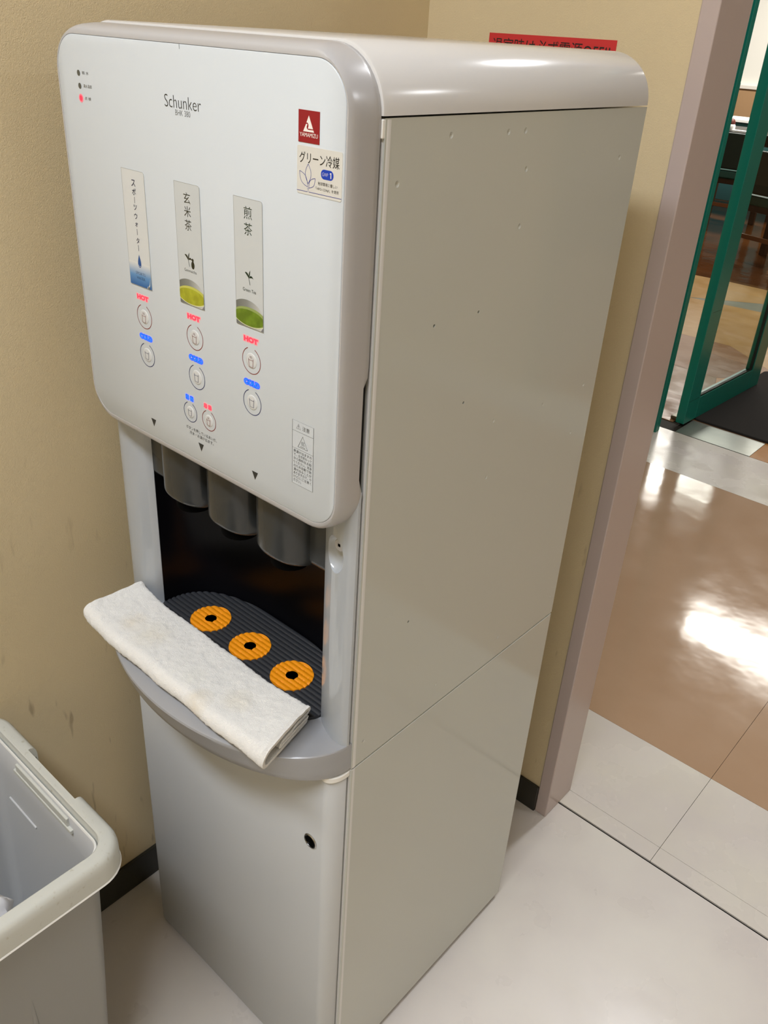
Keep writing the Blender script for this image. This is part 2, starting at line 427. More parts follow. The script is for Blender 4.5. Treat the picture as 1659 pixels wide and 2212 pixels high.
# ================================================================== THE ROOM
FZ = -0.010
def struct(name, me, m, label, **k):
    return link(name, me, m, None, kind='structure', label=label, **k)
XL = -0.458; YW = 0.600
struct('wall_left', boxes([(XL - 0.1, XL, -2.2, YW + 0.09, FZ, 2.6)]), M['wall'], 'tan embossed wallpaper wall beside the drinks dispenser and bin')
struct('wall_back', boxes([(XL - 0.1, -0.0545, YW, YW + 0.091, FZ, 2.6), (-0.0545, 1.20, YW, YW + 0.091, 2.14, 2.6), (1.20, 2.3, YW, YW + 0.091, FZ, 2.6)]), M['wall'], 'tan wallpaper wall behind the dispenser, with the doorway to the passage')
struct('wall_right', boxes([(2.2, 2.3, -2.2, YW, FZ, 2.6)]), M['wall'], 'tan wall on the far side of the small room')
struct('wall_front', boxes([(XL - 0.1, 2.3, -2.3, -2.2, FZ, 2.6)]), M['wall'], 'tan wall of the small room opposite the passage')
struct('ceiling', boxes([(XL - 0.1, 2.3, -2.3, 0.69, 2.5, 2.6), (-5.0, 4.0, 0.69, 2.55, 2.5, 2.6), (-6.5, 4.0, 2.55, 10.6, 2.72, 2.82)]), M['ceiling'], 'white ceiling')
# skirting
struct('baseboard_left', boxes([(XL, XL + 0.006, -2.2, YW, FZ, 0.052)]), M['base_dark'], 'dark brown skirting along the wallpapered wall by the bin', bevel=0.0015)
struct('baseboard_back', boxes([(XL + 0.006, -0.0546, YW - 0.006, YW, FZ, 0.052)]), M['base_dark'], 'dark brown skirting behind the dispenser', bevel=0.0015)
# steel door lining of the opening
struct('trim_1', boxes([(-0.0545, -0.0310, YW - 0.0025, YW + 0.0915, FZ, 2.14)]), M['post'], 'mauve-grey steel door jamb behind the dispenser', bevel=0.002, seg=3)
struct('trim_2', boxes([(-0.0310, 1.20, YW - 0.0025, YW + 0.0915, 2.10, 2.14), (1.176, 1.20, YW - 0.0025, YW + 0.0915, FZ, 2.10)]), M['post'], 'mauve-grey steel door head and far jamb')

# floor: a dark screed with separately laid sheets and tiles
fl = struct('floor', boxes([(-6.5, 4.0, -2.3, 10.6, -0.06, -0.0135)]), M['slab'], 'floor of pale vinyl and coloured tiles')
def tile(x0, x1, y0, y1, m, lift=0.0, name='floor_tile'):
    g = 0.0004
    return box(name, x0 + g, x1 - g, y0 + g, y1 - g, -0.014, FZ + lift, m, fl)
tile(XL - 0.05, 2.3, -2.3, 0.6458, M['floor_near'], name='vinyl_sheet')
for x0, x1 in ((-1.64, -0.74), (-0.74, 0.16), (0.16, 1.06), (1.06, 1.96)):
    tile(x0, x1, 0.690, 0.9213, M['floor_white'])
    tile(x0, x1, 0.9213, 2.190, M['floor_tan'])
    tile(x0, x1, 2.190, 2.520, M['floor_white'])
tile(-0.0545, 0.16, 0.6500, 0.690, M['floor_white'], name='vinyl_strip')
tile(0.16, 1.2, 0.6500, 0.690, M['floor_white'], name='vinyl_strip')
tile(-5.0, -1.64, 0.690, 2.52, M['floor_tan'], name='vinyl_sheet')
tile(1.96, 4.0, 0.690, 2.52, M['floor_tan'], name='vinyl_sheet')
struct('trim_3', boxes([(-0.03, 1.18, 0.6462, 0.6496, -0.0138, -0.0125)]), M['black'], 'dark groove for the sliding door across the threshold')

# passage and its far wall with the green glazed door
struct('wall_passage', boxes([(-5.0, -0.7405, 2.46, 2.49, FZ, 2.72), (1.3006, 4.0, 2.46, 2.49, FZ, 2.72), (-0.7405, 1.3006, 2.46, 2.49, 2.1655, 2.72)]), M['wall'], 'tan passage wall around the green door')
struct('wall_passage_end', boxes([(-5.1, -5.0, 0.69, 2.5, FZ, 2.6), (4.0, 4.1, 0.69, 2.5, FZ, 2.6)]), M['wall'], 'end walls of the passage')
struct('trim_4', boxes([(-0.7405, -0.7085, 2.452, 2.482, FZ, 2.10), (1.27, 1.3005, 2.452, 2.482, FZ, 2.10), (-0.7405, 1.3005, 2.452, 2.482, 2.10, 2.165)]), M['green'], 'teal-green painted frame around the hall entrance', bevel=0.002)
struct('trim_5', boxes([(-0.660, -0.372, 2.522, 2.682, -0.0138, FZ + 0.0015)]), M['steel'], 'brushed steel threshold plate below the green door', bevel=0.001)

# the hall floor beyond: big coloured tiles cut at slants
def ftile(poly, m, name='floor_tile'):
    return link(name, prism(poly, -0.014, FZ, 'z'), m, fl)
ftile([(-0.372, 2.522), (1.30, 2.522), (1.30, 2.9), (-0.372, 2.9)], M['floor_orange'])
ftile([(-0.7085, 2.683), (-0.373, 2.683), (-0.373, 2.9), (-0.7085, 2.9)], M['floor_pink'])
ftile([(-1.40, 2.61), (-0.7095, 2.61), (-0.7095, 2.9), (-1.40, 2.9)], M['floor_pink'])
ftile([(-1.9, 2.901), (-0.68, 2.901), (-0.80, 3.24), (-1.9, 3.30)], M['floor_taupe'])
ftile([(-0.679, 2.901), (1.3, 2.901), (1.3, 3.62), (-0.55, 3.45), (-0.799, 3.24)], M['floor_orange'])
ftile([(-2.6, 3.301), (-0.80, 3.241), (-0.552, 3.452), (-0.94, 3.75), (-2.6, 3.66)], M['floor_pink'])
ftile([(-2.6, 3.661), (-0.941, 3.751), (-0.551, 3.453), (1.3, 3.622), (1.3, 4.40), (-0.95, 4.52), (-1.60, 4.45), (-2.9, 4.2)], M['floor_sand'])
ftile([(-1.48, 4.462), (-0.949, 4.522), (1.3, 4.402), (1.3, 4.75), (-0.97, 4.80)], M['floor_teal'])
ftile([(-2.9, 4.202), (-1.601, 4.452), (-1.482, 4.463), (-0.972, 4.802), (1.3, 4.752), (1.3, 5.02), (-1.45, 5.05), (-3.0, 4.9)], M['floor_sand'])
ftile([(-6.5, 4.95), (-3.0, 4.902), (-1.45, 5.052), (1.3, 5.022), (4.0, 5.0), (4.0, 10.6), (-6.5, 10.6)], M['floor_brown'])
ftile([(1.301, 2.57), (4.0, 2.57), (4.0, 4.99), (1.301, 5.02)], M['floor_tan'])
ftile([(-6.5, 2.57), (-2.61, 2.57), (-2.61, 3.66), (-3.0, 4.90), (-6.5, 4.94)], M['floor_tan'])
ftile([(-2.609, 2.57), (-1.401, 2.57), (-1.401, 2.9), (-1.901, 2.901), (-1.901, 3.30), (-2.609, 3.30)], M['floor_taupe'])
struct('wall_hall', boxes([(-6.5, 4.0, 9.5, 9.6, 0.965, 2.82)]), M['hall_white'], 'white upper wall at the far end of the hall')
struct('wall_hall_lower', boxes([(-6.5, 4.0, 9.46, 9.6, FZ, 0.93)]), M['hall_tan'], 'tan wainscot at the far end of the hall')
struct('trim_6', boxes([(-6.5, 4.0, 9.44, 9.6, 0.93, 0.965)]), M['ceiling'], 'pale dado rail between white wall and tan wainscot', bevel=0.004)
struct('wall_hall_left', boxes([(-6.6, -6.5, 2.5, 9.6, FZ, 2.82)]), M['hall_white'], 'white side wall of the hall')
struct('wall_hall_right', boxes([(4.0, 4.1, 2.5, 9.6, FZ, 2.82)]), M['hall_white'], 'white wall of the hall on the window side')

# ---- green glazed door leaf, standing open at a right angle
door = root('door_1', (-0.660, 2.5875, FZ), 'teal-green door with a clear glass pane, standing open into the hall', None, kind='structure', rz=math.atan2(-0.030, 0.662))
ORG[door.name] = Vector((0, 0, 0))
T = 0.0345
def dpart(name, s0, s1, z0, z1, x0, x1, m, bevel=0.002, **k):   # local: y along the leaf, x thickness
    return box(name, x0, x1, s0, s1, z0, z1, m, door, local=True, bevel=bevel, **k)
dpart('stile', 0.0, 0.096, 0.010, 2.10, -T, 0, M['green'])
dpart('stile', 0.588, 0.692, 0.010, 2.10, -T, 0, M['green'])
dpart('rail', 0.096, 0.588, 0.010, 0.100, -T, 0, M['green'])
dpart('rail', 0.096, 0.588, 1.98, 2.10, -T, 0, M['green'])
dpart('glass_pane', 0.092, 0.592, 0.096, 1.985, -T / 2 - 0.003, -T / 2 + 0.003, M['glass'], bevel=0)
dpart('glazing_bead', 0.5815, 0.588, 0.100, 1.98, -T / 2 + 0.003, -0.003, M['seal'], bevel=0)
dpart('glazing_bead', 0.096, 0.5815, 0.100, 0.106, -T / 2 + 0.003, -0.003, M['seal'], bevel=0)
dpart('joint_line', 0.004, 0.09, 0.1015, 0.1027, -0.0005, 0.0002, M['seal'], bevel=0)
dpart('joint_line', 0.02, 0.092, 0.4500, 0.4508, -0.0005, 0.0002, M['seal'], bevel=0)
dpart('floor_pivot', 0.020, 0.075, -0.000, 0.0095, -0.026, -0.008, M['black'], bevel=0)
# closer box in the floor at the hinge
link('hinge_cover', boxes([(-0.075, -0.040, 0.040, 0.120, 0.0, 0.014)]), M['steel_dark'], door, local=True, bevel=0.004)

# doormat
dm = link('doormat', prism(rrect(-0.672, 1.05, 2.690, 3.50, 0.03, 5), FZ, 0.0, 'z'), M['carpet'], None, bevel=0.003, label='dark grey doormat lying on the hall floor behind the green door', cat='doormat')

# ---- hall furniture seen through the gap and the glass
def make_chair(loc, rz, label):
    r = root('dining_chair', loc, label, 'chair', rz=rz); ORG[r.name] = Vector((0, 0, 0))
    link('seat', prism(rrect(-0.22, 0.22, -0.21, 0.21, 0.04, 5), 0.375, 0.440, 'z'), M['vinyl_seat'], r, local=True, bevel=0.015)
    link('seat_frame', boxes([(-0.205, 0.205, -0.195, 0.195, 0.335, 0.377)]), M['wood'], r, local=True, bevel=0.004)
    link('backrest', prism(rrect(-0.21, 0.21, 0.45, 0.720, 0.03, 5), -0.225, -0.185, 'y'), M['vinyl'], r, local=True, bevel=0.012)
    for sx in (-1, 1):
        link('back_post', prism([(sx * 0.20 - 0.018, 0.0), (sx * 0.20 + 0.018, 0.0), (sx * 0.185 + 0.018, 0.70), (sx * 0.185 - 0.018, 0.70)], -0.232, -0.200, 'y'), M['wood'], r, local=True, bevel=0.003)
        link('leg', prism([(sx * 0.19 - 0.022, 0.0), (sx * 0.19 + 0.022, 0.0), (sx * 0.185 + 0.026, 0.34), (sx * 0.185 - 0.026, 0.34)], 0.15, 0.195, 'y'), M['wood'], r, local=True, bevel=0.003)
    link('stretcher', boxes([(-0.19, 0.19, -0.222, -0.206, 0.16, 0.19)]), M['wood_mid'], r, local=True, bevel=0.003)
    return r
make_chair((-2.33, 7.02, FZ), 0.05, 'dark green vinyl dining chair, its backrest seen through the hinge gap of the green door')
make_chair((-1.50, 5.85, FZ), -0.3, 'dining chair with teal seat and thick dark legs, seen through the door glass')
t = root('long_table', (-2.75, 7.75, FZ), 'long black-topped dining table in the hall with jars and papers on it', 'table'); ORG[t.name] = Vector((0, 0, 0))
link('tabletop', boxes([(-0.75, 0.75, -0.33, 0.33, 0.645, 0.680)]), M['black_panel'], t, local=True, bevel=0.003)
link('apron', boxes([(-0.68, 0.68, -0.28, 0.28, 0.585, 0.645)]), M['wood'], t, local=True)
for sx in (-1, 1):
    for sy in (-1, 1):
        link('leg', boxes([(sx * 0.66 - 0.035, sx * 0.66 + 0.035, sy * 0.26 - 0.035, sy * 0.26 + 0.035, 0.0, 0.585)]), M['wood'], t, local=True)
TT = FZ + 0.680
def thing(name, me, m, label, cat, **k):
    return link(name, me, m, None, label=label, cat=cat, **k)
j = root('condiment_jar', (-2.64, 7.55, TT), 'small white jar with reddish-brown lid on the long hall table', 'jar'); ORG[j.name] = Vector((0, 0, 0))
link('body', lathe([(0.030, 0), (0.034, 0.012), (0.034, 0.035), (0.026, 0.048)], (0, 0, 0)), M['paper'], j, local=True, smooth=40)
link('lid', lathe([(0.027, 0.048), (0.027, 0.066), (0.016, 0.085), (0.004, 0.092)], (0, 0, 0)), M['brown_red'], j, local=True, smooth=40)
thing('pepper_pot', lathe([(0.014, 0), (0.016, 0.03), (0.010, 0.062), (0.014, 0.078), (0.004, 0.09)], (-2.70, 7.57, TT)), M['skin_pink'], 'small pink pot beside the white jar on the hall table', 'pot', smooth=40)
thing('paper_tent', prism([(-0.045, 0), (0.045, 0), (0.004, 0.12), (-0.004, 0.12)], 0, 0.09, 'x'), M['pale_blue'], 'pale blue folded paper standing on the hall table', 'paper').location = (-2.50, 7.62, TT)
thing('paper_sheet', boxes([(-2.62, -2.44, 7.52, 7.60, TT, TT + 0.004)]), M['paper'], 'white paper lying flat at the edge of the hall table', 'paper')
cb = root('side_counter', (-2.95, 8.45, FZ), 'low teal-fronted counter with a white top behind the long table', 'counter'); ORG[cb.name] = Vector((0, 0, 0))
link('cabinet', boxes([(-0.6, 0.6, -0.2, 0.2, 0, 0.70)]), M['teal_panel'], cb, local=True, bevel=0.003)
link('countertop', boxes([(-0.62, 0.62, -0.22, 0.22, 0.70, 0.725)]), M['paper'], cb, local=True, bevel=0.003)
bb = root('wooden_box', (-2.63, 8.42, FZ + 0.725), 'dark wooden box with a pale edge on the white counter top', 'box'); ORG[bb.name] = Vector((0, 0, 0))
link('shell', boxes([(-0.06, 0.14, -0.09, 0.09, 0, 0.115)]), M['wood_mid'], bb, local=True, bevel=0.003)
link('edge_strip', boxes([(-0.075, -0.06, -0.095, 0.09, 0, 0.13)]), M['skin_pink'], bb, local=True, bevel=0.002)
thing('black_screen', boxes([(-3.16, -3.02, 8.50, 8.53, FZ + 0.725, FZ + 1.02)]), M['black_panel'], 'upright black screen at the end of the white counter', 'screen', bevel=0.004)

# ================================================================== RED SIGN ON THE BACK WALL
sg = root('red_sign', (-0.25, YW, 1.27), 'red paper strip with black Japanese lettering, taped on the wall above the dispenser', 'sign')
box('paper_strip', -0.3478, -0.1535, YW - 0.0006, YW - 0.0001, 1.2520, 1.2842, M['red_paper'], sg)
text('lettering', '退室時は必ず電源OFF!!', -0.2510, 1.2700, M['ink'], sg, YW - 0.0009, w=0.180, h=0.0185)

# ================================================================== THE DRINKS DISPENSER
D = root('drinks_dispenser', (-0.19, 0.2, 0.0), 'tall pale grey and white Japanese tea dispenser with a lit button panel', 'drink dispenser')
YB = 0.398; ZS = 1.2268; ZL = 0.5928
# steel cladding. The right-hand upper panel carries screw holes and dimples.
up = link('upper_side_panel', boxes([(-0.020, 0.0, 0.0, YB, ZL + 0.0012, ZS)]), M['side'], D)
cut = []
dimples = [(0.0766, 1.2129), (0.1542, 1.2124), (0.1797, 1.2125), (0.3575, 1.1812), (0.1883, 1.1813), (0.0164, 1.1819), (0.1892, 1.1325), (0.3692, 0.9343), (0.2831, 0.9337), (0.1884, 0.9416), (0.3584, 0.877), (0.1883, 0.8772), (0.385, 0.6259), (0.2629, 0.6251), (0.1388, 0.6253), (0.0171, 0.6224)]
V = []
def sphere_cut(y, z, r, depth):
    bm = bmesh.new(); bmesh.ops.create_uvsphere(bm, u_segments=14, v_segments=9, radius=r)
    me = bpy.data.meshes.new('c'); bm.to_mesh(me); bm.free()
    me.transform(Matrix.Translation((r - depth, y, z))); return me
bmj = bmesh.new()
for (y, z) in dimples:
    bmj.from_mesh(sphere_cut(y, z, 0.0030, 0.0013 if z > 0.95 else 0.0010))
for (y, z) in ((0.1402, 1.0628), (0.0763, 1.0626), (0.132, 0.9767), (0.0767, 0.7482)):
    me = lathe([(0.0015, -0.012), (0.0015, 0.004)], (0, y, z), 'x', 12); bmj.from_mesh(me)
me = bpy.data.meshes.new('cut'); bmj.to_mesh(me); bmj.free()
boolean(up, [tmp(me)])
up.data.shade_smooth(); up.data.set_sharp_from_angle(angle=math.radians(35))
# rounded front edge of the cladding (a folded hem), one above the other
def hem(z0, z1):
    pr = [(0.0002, 0.006), (0.0003, 0.0025), (-0.0006, 0.0004), (-0.0028, -0.0006), (-0.0048, 0.0), (-0.0055, 0.002), (-0.0055, 0.006)]
    return prism(pr, z0, z1, 'z')
link('panel_hem', hem(ZL + 0.0012, ZS - 0.0008), M['hem'], D, smooth=50)
link('panel_hem', hem(0.0015, ZL - 0.0008), M['hem'], D, smooth=50)
box('lower_side_panel', -0.020, 0.0002, 0.0, YB, 0.0, ZL - 0.0010, M['side'], D, bevel=0.0012)
box('upper_side_panel', -0.380, -0.360, 0.0, YB, ZL + 0.0012, ZS, M['side'], D, bevel=0.0012)
box('lower_side_panel', -0.380, -0.360, 0.0, YB, 0.0, ZL - 0.0010, M['side'], D, bevel=0.0012)
box('back_panel', -0.3595, -0.0205, YB - 0.012, YB - 0.001, 0.0, ZS, M['side'], D)
box('base_plate', -0.3595, -0.0205, 0.002, YB - 0.0125, 0.001, 0.006, M['dark_gap'], D)
box('inner_frame', -0.3595, -0.0205, 0.100, 0.12, 0.0065, ZS, M['dark_gap'], D)
for fx in (-0.34, -0.04):
    for fy in (0.05, 0.372):
        link('foot', lathe([(0.017, FZ), (0.019, FZ + 0.003), (0.017, 0.0008)], (fx, fy, 0), n=24), M['black'], D, smooth=40)
link('corner_foot', boxes([(-0.030, -0.004, 0.368, 0.394, FZ, -0.0005)]), M['black'], D)
# moulded top cover
ZT = 1.2743
prof = []
R0 = ZT - 0.002 - ZS
x1 = 0.0006; x0 = -0.3806
def cover_prof(ins):
    r = ZT - ins - (ZS + 0.0014); pts = []
    for i in range(15):
        a = PI / 2 * i / 14
        pts.append((x1 - ins - r + r * math.cos(a), ZS + 0.0014 + r * math.sin(a)))
    for i in range(15):
        a = PI / 2 + PI / 2 * i / 14
        pts.append((x0 + ins + r + r * math.cos(a), ZS + 0.0014 + r * math.sin(a)))
    return pts
rings = []
for (ins, y) in ((0.0022, -0.0030), (0.0007, -0.0024), (0.0, -0.0008), (0.0, YB - 0.003), (0.0007, YB), (0.0022, YB + 0.0008)):
    rings.append([(px, y, pz) for px, pz in cover_prof(ins)])
link('top_cover', loft(rings, cap0=True, cap1=True), M['lid'], D, smooth=42)

# bezel around the button panel: lofted from the panel edge back to the body
px0, px1, pz0, pz1 = -0.37415, -0.00585, 0.8983, 1.2624
ox0, ox1, oz0, oz1 = -0.3793, -0.0012, 0.8868, 1.2722
SD = 36
def bz_ring(s, y, notch=False):
    x0_, x1_ = px0 + (ox0 - px0) * s, px1 + (ox1 - px1) * s
    z0_, z1_ = pz0 + (oz0 - pz0) * s, pz1 + (oz1 - pz1) * s
    rt = 0.030 + (0.046 - 0.030) * s; rb = 0.030 + (0.040 - 0.030) * s
    out = []
    for (u, v) in rrect(x0_, x1_, z0_, z1_, (rb, rb, rt, rt), 10, SD):
        yy = y
        if notch and u > -0.01 and 0.930 < v < 1.036:
            k = min(1, (v - 0.930) / 0.010, (1.036 - v) / 0.010); yy = y - 0.0055 * max(0, k)
        out.append((u, yy, v))
    return out
rings = [bz_ring(-0.35, YP + 0.004), bz_ring(-0.05, YP + 0.0012), bz_ring(0.0, YP + 0.0003), bz_ring(0.30, YP + 0.0002), bz_ring(0.52, YP + 0.0018), bz_ring(0.72, YP + 0.0050), bz_ring(0.86, YP + 0.0105), bz_ring(0.96, YP + 0.0175), bz_ring(1.0, YP + 0.025), bz_ring(0.99, YP + 0.0300, True), bz_ring(0.90, YP + 0.0305, True)]
link('bezel', loft(rings), M['bezel'], D, smooth=50)
box('bezel_backing', -0.372, -0.0065, -0.0045, 0.030, 0.8900, 1.225, M['dark_gap'], D)
box('hinge_cap', -0.0048, -0.0002, -0.0028, 0.0006, 1.2135, 1.2262, M['cap'], D, bevel=0.0008)
# button panel
gp = 0.0005
pl = rrect(px0 + gp, px1 - gp, pz0 + gp, pz1 - gp, 0.0295, 12)
pl2 = rrect(px0 + gp + 0.0006, px1 - gp - 0.0006, pz0 + gp + 0.0006, pz1 - gp - 0.0006, 0.0290, 12)
FP = link('button_panel', loft([[(u, YP + 0.004, v) for u, v in pl], [(u, YP + 0.0004, v) for u, v in pl], [(u, YP, v) for u, v in pl2]], cap0=True, cap1=True), M['panel'], D, smooth=60)

# ---- print and lamps on the panel
Y1 = YP - 0.00012
def P(name, polys, m, y=Y1, parent=FP, **k): return flat(name, polys, m, parent, y, **k)
def TX(body, cx, cz, m, y=Y1, parent=FP, name='lettering', **k): return text(name, body, cx, cz, m, parent, y, **k)
TX('Schunker', -0.1882, 1.22045, M['ink_dark'], w=0.0477, h=0.0094, bold=-0.012, name='maker_lettering')
TX('BHK 380', -0.1884, 1.2126, M['ink_grey'], w=0.0195, h=0.0042, bold=-0.012, name='model_lettering')
P('centre_tick', [[(-0.1886, 1.2585), (-0.1882, 1.2585), (-0.1882, 1.2622), (-0.1886, 1.2622)]], M['ink'])
for z, lit, words, wd in ((1.2314, 0, '断 水', 0.0105), (1.2209, 0, '湯水温度', 0.0135), (1.2108, 1, '点 検', 0.0105)):
    if lit: P('lamp_glow', [arc(-0.3394, z, 0.0036, 0, 350, 24)], M['led_red_halo'])
    P('indicator_lamp', [arc(-0.3394, z, 0.0024, 0, 350, 24)], M['led_red'] if lit else M['led_off'], y=Y1 - 0.0001)
    TX(words, -0.3334 + wd / 2, z + 0.0004, M['ink_grey'], w=wd, h=0.0028)

# drink cards: a thin plate each with its print
def card(cx, base, edge=True):
    x0c, x1c = cx - 0.0172, cx + 0.0172
    c = link('drink_card', prism(rrect(x0c, x1c, 1.0550, 1.1592, (0.0010, 0.0002, 0.0018, 0.0002), 3), YP - 0.0005, YP, 'y'), base, D)
    if edge:
        flat('card_outline', stroke(rrect(x0c, x1c, 1.0550, 1.1592, (0.0010, 0.0002, 0.0018, 0.0002), 3), 0.00030, True), M['card_edge'], c, YP - 0.00056)
    return c, x0c, x1c
YC = YP - 0.00062
# sports water
c1, a0, a1 = card(-0.2669, M['card_white'])
glyphs = [('ス', 1.1482, 0.0058), ('ポ', 1.1408, 0.0058), ('|', 1.1337, 0), ('ツ', 1.1273, 0.0050), ('ウ', 1.1196, 0.0052), ('ォ', 1.1122, 0.0040), ('|', 1.1055, 0), ('タ', 1.0977, 0.0052), ('|', 1.0910, 0)]
for g, z, s in glyphs:
    if g == '|': flat('lettering', [[(-0.26665, z - 0.0027), (-0.2661, z - 0.0027), (-0.2661, z + 0.0027), (-0.26665, z + 0.0027)]], M['ink_navy'], c1, YC)
    else: text('lettering', g, -0.2664, z, M['ink_navy'], c1, YC, h=s, bold=0.008)
flat('blue_fade', [[(a0 + 0.0002, 1.0552), (a1 - 0.0002, 1.0552), (a1 - 0.0002, 1.0772), (a0 + 0.0002, 1.0772)]], M['blue_fade'], c1, YC)
dr = [(-0.2664, 1.0852)] + [(-0.2664 + 0.0030 * math.sin(t) * (0.25 + 0.75 * (1 - math.cos(t)) / 2) ** 0.7, 1.0762 + 0.0042 * (math.cos(t))) for t in [PI * 2 * i / 28 for i in range(2, 27)]]
dr = []
for i in range(40):
    t = 2 * PI * i / 40; dr.append((-0.2664 + 0.0037 * math.sin(t) * math.sin(t / 2) ** 1.6, 1.0791 + 0.0062 * math.cos(t)))
flat('water_drop', [dr], M['drop_blue'], c1, YC - 0.0001)
flat('water_drop_shine', stroke(arc(-0.2664, 1.0762, 0.0022, 200, 320, 10), 0.0003), M['ink_white'], c1, YC - 0.0002)
text('lettering', 'SPORTS', -0.2662, 1.0672, M['ink_navy'], c1, YC - 0.0001, w=0.0150, h=0.0026, bold=-0.02)
text('lettering', 'WATER', -0.2662, 1.0628, M['ink_navy'], c1, YC - 0.0001, w=0.0135, h=0.0026, bold=-0.02)
flat('peeling_corner', [[(a1 - 0.0050, 1.0552), (a1 - 0.0034, 1.0558), (a1 - 0.0018, 1.0590), (a1 - 0.0008, 1.0650), (a1 - 0.0010, 1.0652), (a1 - 0.0026, 1.0600), (a1 - 0.0052, 1.0568)], [(a1 - 0.0066, 1.0556), (a1 - 0.0036, 1.0552), (a1 - 0.0034, 1.0574), (a1 - 0.0060, 1.0576)]], M['card_grey'], c1, YC - 0.0003)
# genmaicha and green tea
def leaf(pts, hgt):   # quadratic blade from a to b with a bulge
    (ax, az), (bx, bz), (kx, kz) = pts
    up_ = []; lo = []
    for i in range(11):
        t = i / 10; x = (1 - t) ** 2 * ax + 2 * t * (1 - t) * kx + t * t * bx; z = (1 - t) ** 2 * az + 2 * t * (1 - t) * kz + t * t * bz
        dx = 2 * (1 - t) * (kx - ax) + 2 * t * (bx - kx); dz = 2 * (1 - t) * (kz - az) + 2 * t * (bz - kz); l = math.hypot(dx, dz)
        wv = hgt * math.sin(PI * t ** 0.8) / 2
        up_.append((x - dz / l * wv, z + dx / l * wv)); lo.append((x + dz / l * wv, z - dx / l * wv))
    return up_ + lo[::-1]
def sprout(cx, cz):
    return [leaf([(cx - 0.0052, cz + 0.0062), (cx + 0.0000, cz + 0.0010), (cx - 0.0012, cz + 0.0058)], 0.0020),
            leaf([(cx + 0.0000, cz + 0.0026), (cx + 0.0016, cz + 0.0088), (cx + 0.0002, cz + 0.0060)], 0.0013),
            leaf([(cx + 0.0003, cz + 0.0022), (cx + 0.0055, cz + 0.0022), (cx + 0.0024, cz + 0.0050)], 0.0017)] + stroke([(cx - 0.0004, cz + 0.0020), (cx + 0.0004, cz - 0.0006), (cx + 0.0010, cz - 0.0034)], 0.0005)
def bowl(c, a0, a1, tea, tearim):
    cx = (a0 + a1) / 2; R_ = lambda pl_: clip(pl_, a0 + 0.0001, a1 - 0.0001, 1.0552, 1.15)
    flat('bowl_shade', [R_([(a0, 1.0552), (a1, 1.0552), (a1, 1.0640), (a0, 1.0640)])], M['bowl_under'], c, YC)
    flat('bowl_wall', [R_(arc(cx - 0.0030, 1.0640, 0.0215, 0, 358, 60, 0.0142))], M['bowl_fade'], c, YC - 0.0001)
    flat('bowl_rim', [R_(arc(cx + 0.0005, 1.0637, 0.0212, 0, 358, 60, 0.0080))], M['rim_cream'], c, YC - 0.0002)
    flat('tea_edge', [R_(arc(cx + 0.0005, 1.0643, 0.0206, 0, 358, 60, 0.0081))], tearim, c, YC - 0.0003)
    flat('tea', [R_(arc(cx - 0.0004, 1.0634, 0.0192, 0, 358, 60, 0.0068))], tea, c, YC - 0.0004)
c2, b0, b1 = card(-0.1884, M['card_grey'])
for g, z in (('玄', 1.1474), ('米', 1.1364), ('茶', 1.1252)):
    text('lettering', g, -0.1884, z, M['ink_olive'], c2, YC, w=0.0092, h=0.0090, bold=-0.004)
flat('sprout_picture', sprout(-0.1905, 1.0932), M['ink_olive'], c2, YC)
flat('rice_grain_picture', [arc(-0.1846, 1.0918, 0.0022, 0, 350, 20, 0.0034), arc(-0.1846, 1.0962, 0.0014, 0, 350, 14, 0.0014)], M['ink_olive'], c2, YC - 0.00005)
text('lettering', 'Genmaicha', -0.1886, 1.0861, M['ink_olive'], c2, YC, w=0.0172, h=0.0026, bold=-0.01)
bowl(c2, b0, b1, M['yellow_tea'], M['yellow_tea_rim'])
c3, b0, b1 = card(-0.1100, M['card_grey'])
for g, z in (('煎', 1.1483), ('茶', 1.1358)):
    text('lettering', g, -0.1098, z, M['ink_green'], c3, YC, w=0.0098, h=0.0098, bold=-0.004)
flat('sprout_picture', sprout(-0.1097, 1.0946), M['ink_green'], c3, YC)
text('lettering', 'Green Tea', -0.1096, 1.0866, M['ink_green'], c3, YC, w=0.0166, h=0.0028, bold=0.0)
bowl(c3, b0, b1, M['green_tea'], M['green_tea_rim'])

# push buttons
def button(cx, cz, hot, r=0.0117, word=None):
    ink = M['ink_red'] if hot else M['ink_blue']
    b = link('push_button', lathe([(r * 0.60, -0.0), (r * 0.58, -0.0003), (r * 0.52, -0.0005), (r * 0.42, -0.0006), (r * 0.2, -0.00065), (0.0, -0.00065)], (cx, YP, cz), 'y', 36), M['btn'], D, smooth=60)
    flat('button_ring', stroke(arc(cx, cz, r, 112, 428, 60), 0.00068), ink, b, Y1)
    s = r / 0.0117; wl = 0.00042
    q = [(cx - 0.0030 * s, cz + 0.0034 * s), (cx - 0.0023 * s, cz - 0.0042 * s), (cx + 0.0023 * s, cz - 0.0042 * s), (cx + 0.0030 * s, cz + 0.0034 * s)]
    if hot:
        q = [(u, v - 0.0012 * s) for u, v in q]
    st = stroke(q, wl) + stroke([(q[0][0] * 0.5 + q[0][0] * 0.5 + 0.0001, q[0][1] - 0.0014 * s), (q[3][0] - 0.0001, q[3][1] - 0.0014 * s)], wl * 0.8)
    if hot:
        for k in (-1, 0, 1):
            st += stroke([(cx + k * 0.0011 * s + 0.0003 * math.sin(t * 2.2), cz + 0.0022 * s + t * 0.0006 * s) for t in range(5)], wl * 0.6)
    flat('cup_symbol', st, ink, b, YP - 0.0008)
    return b
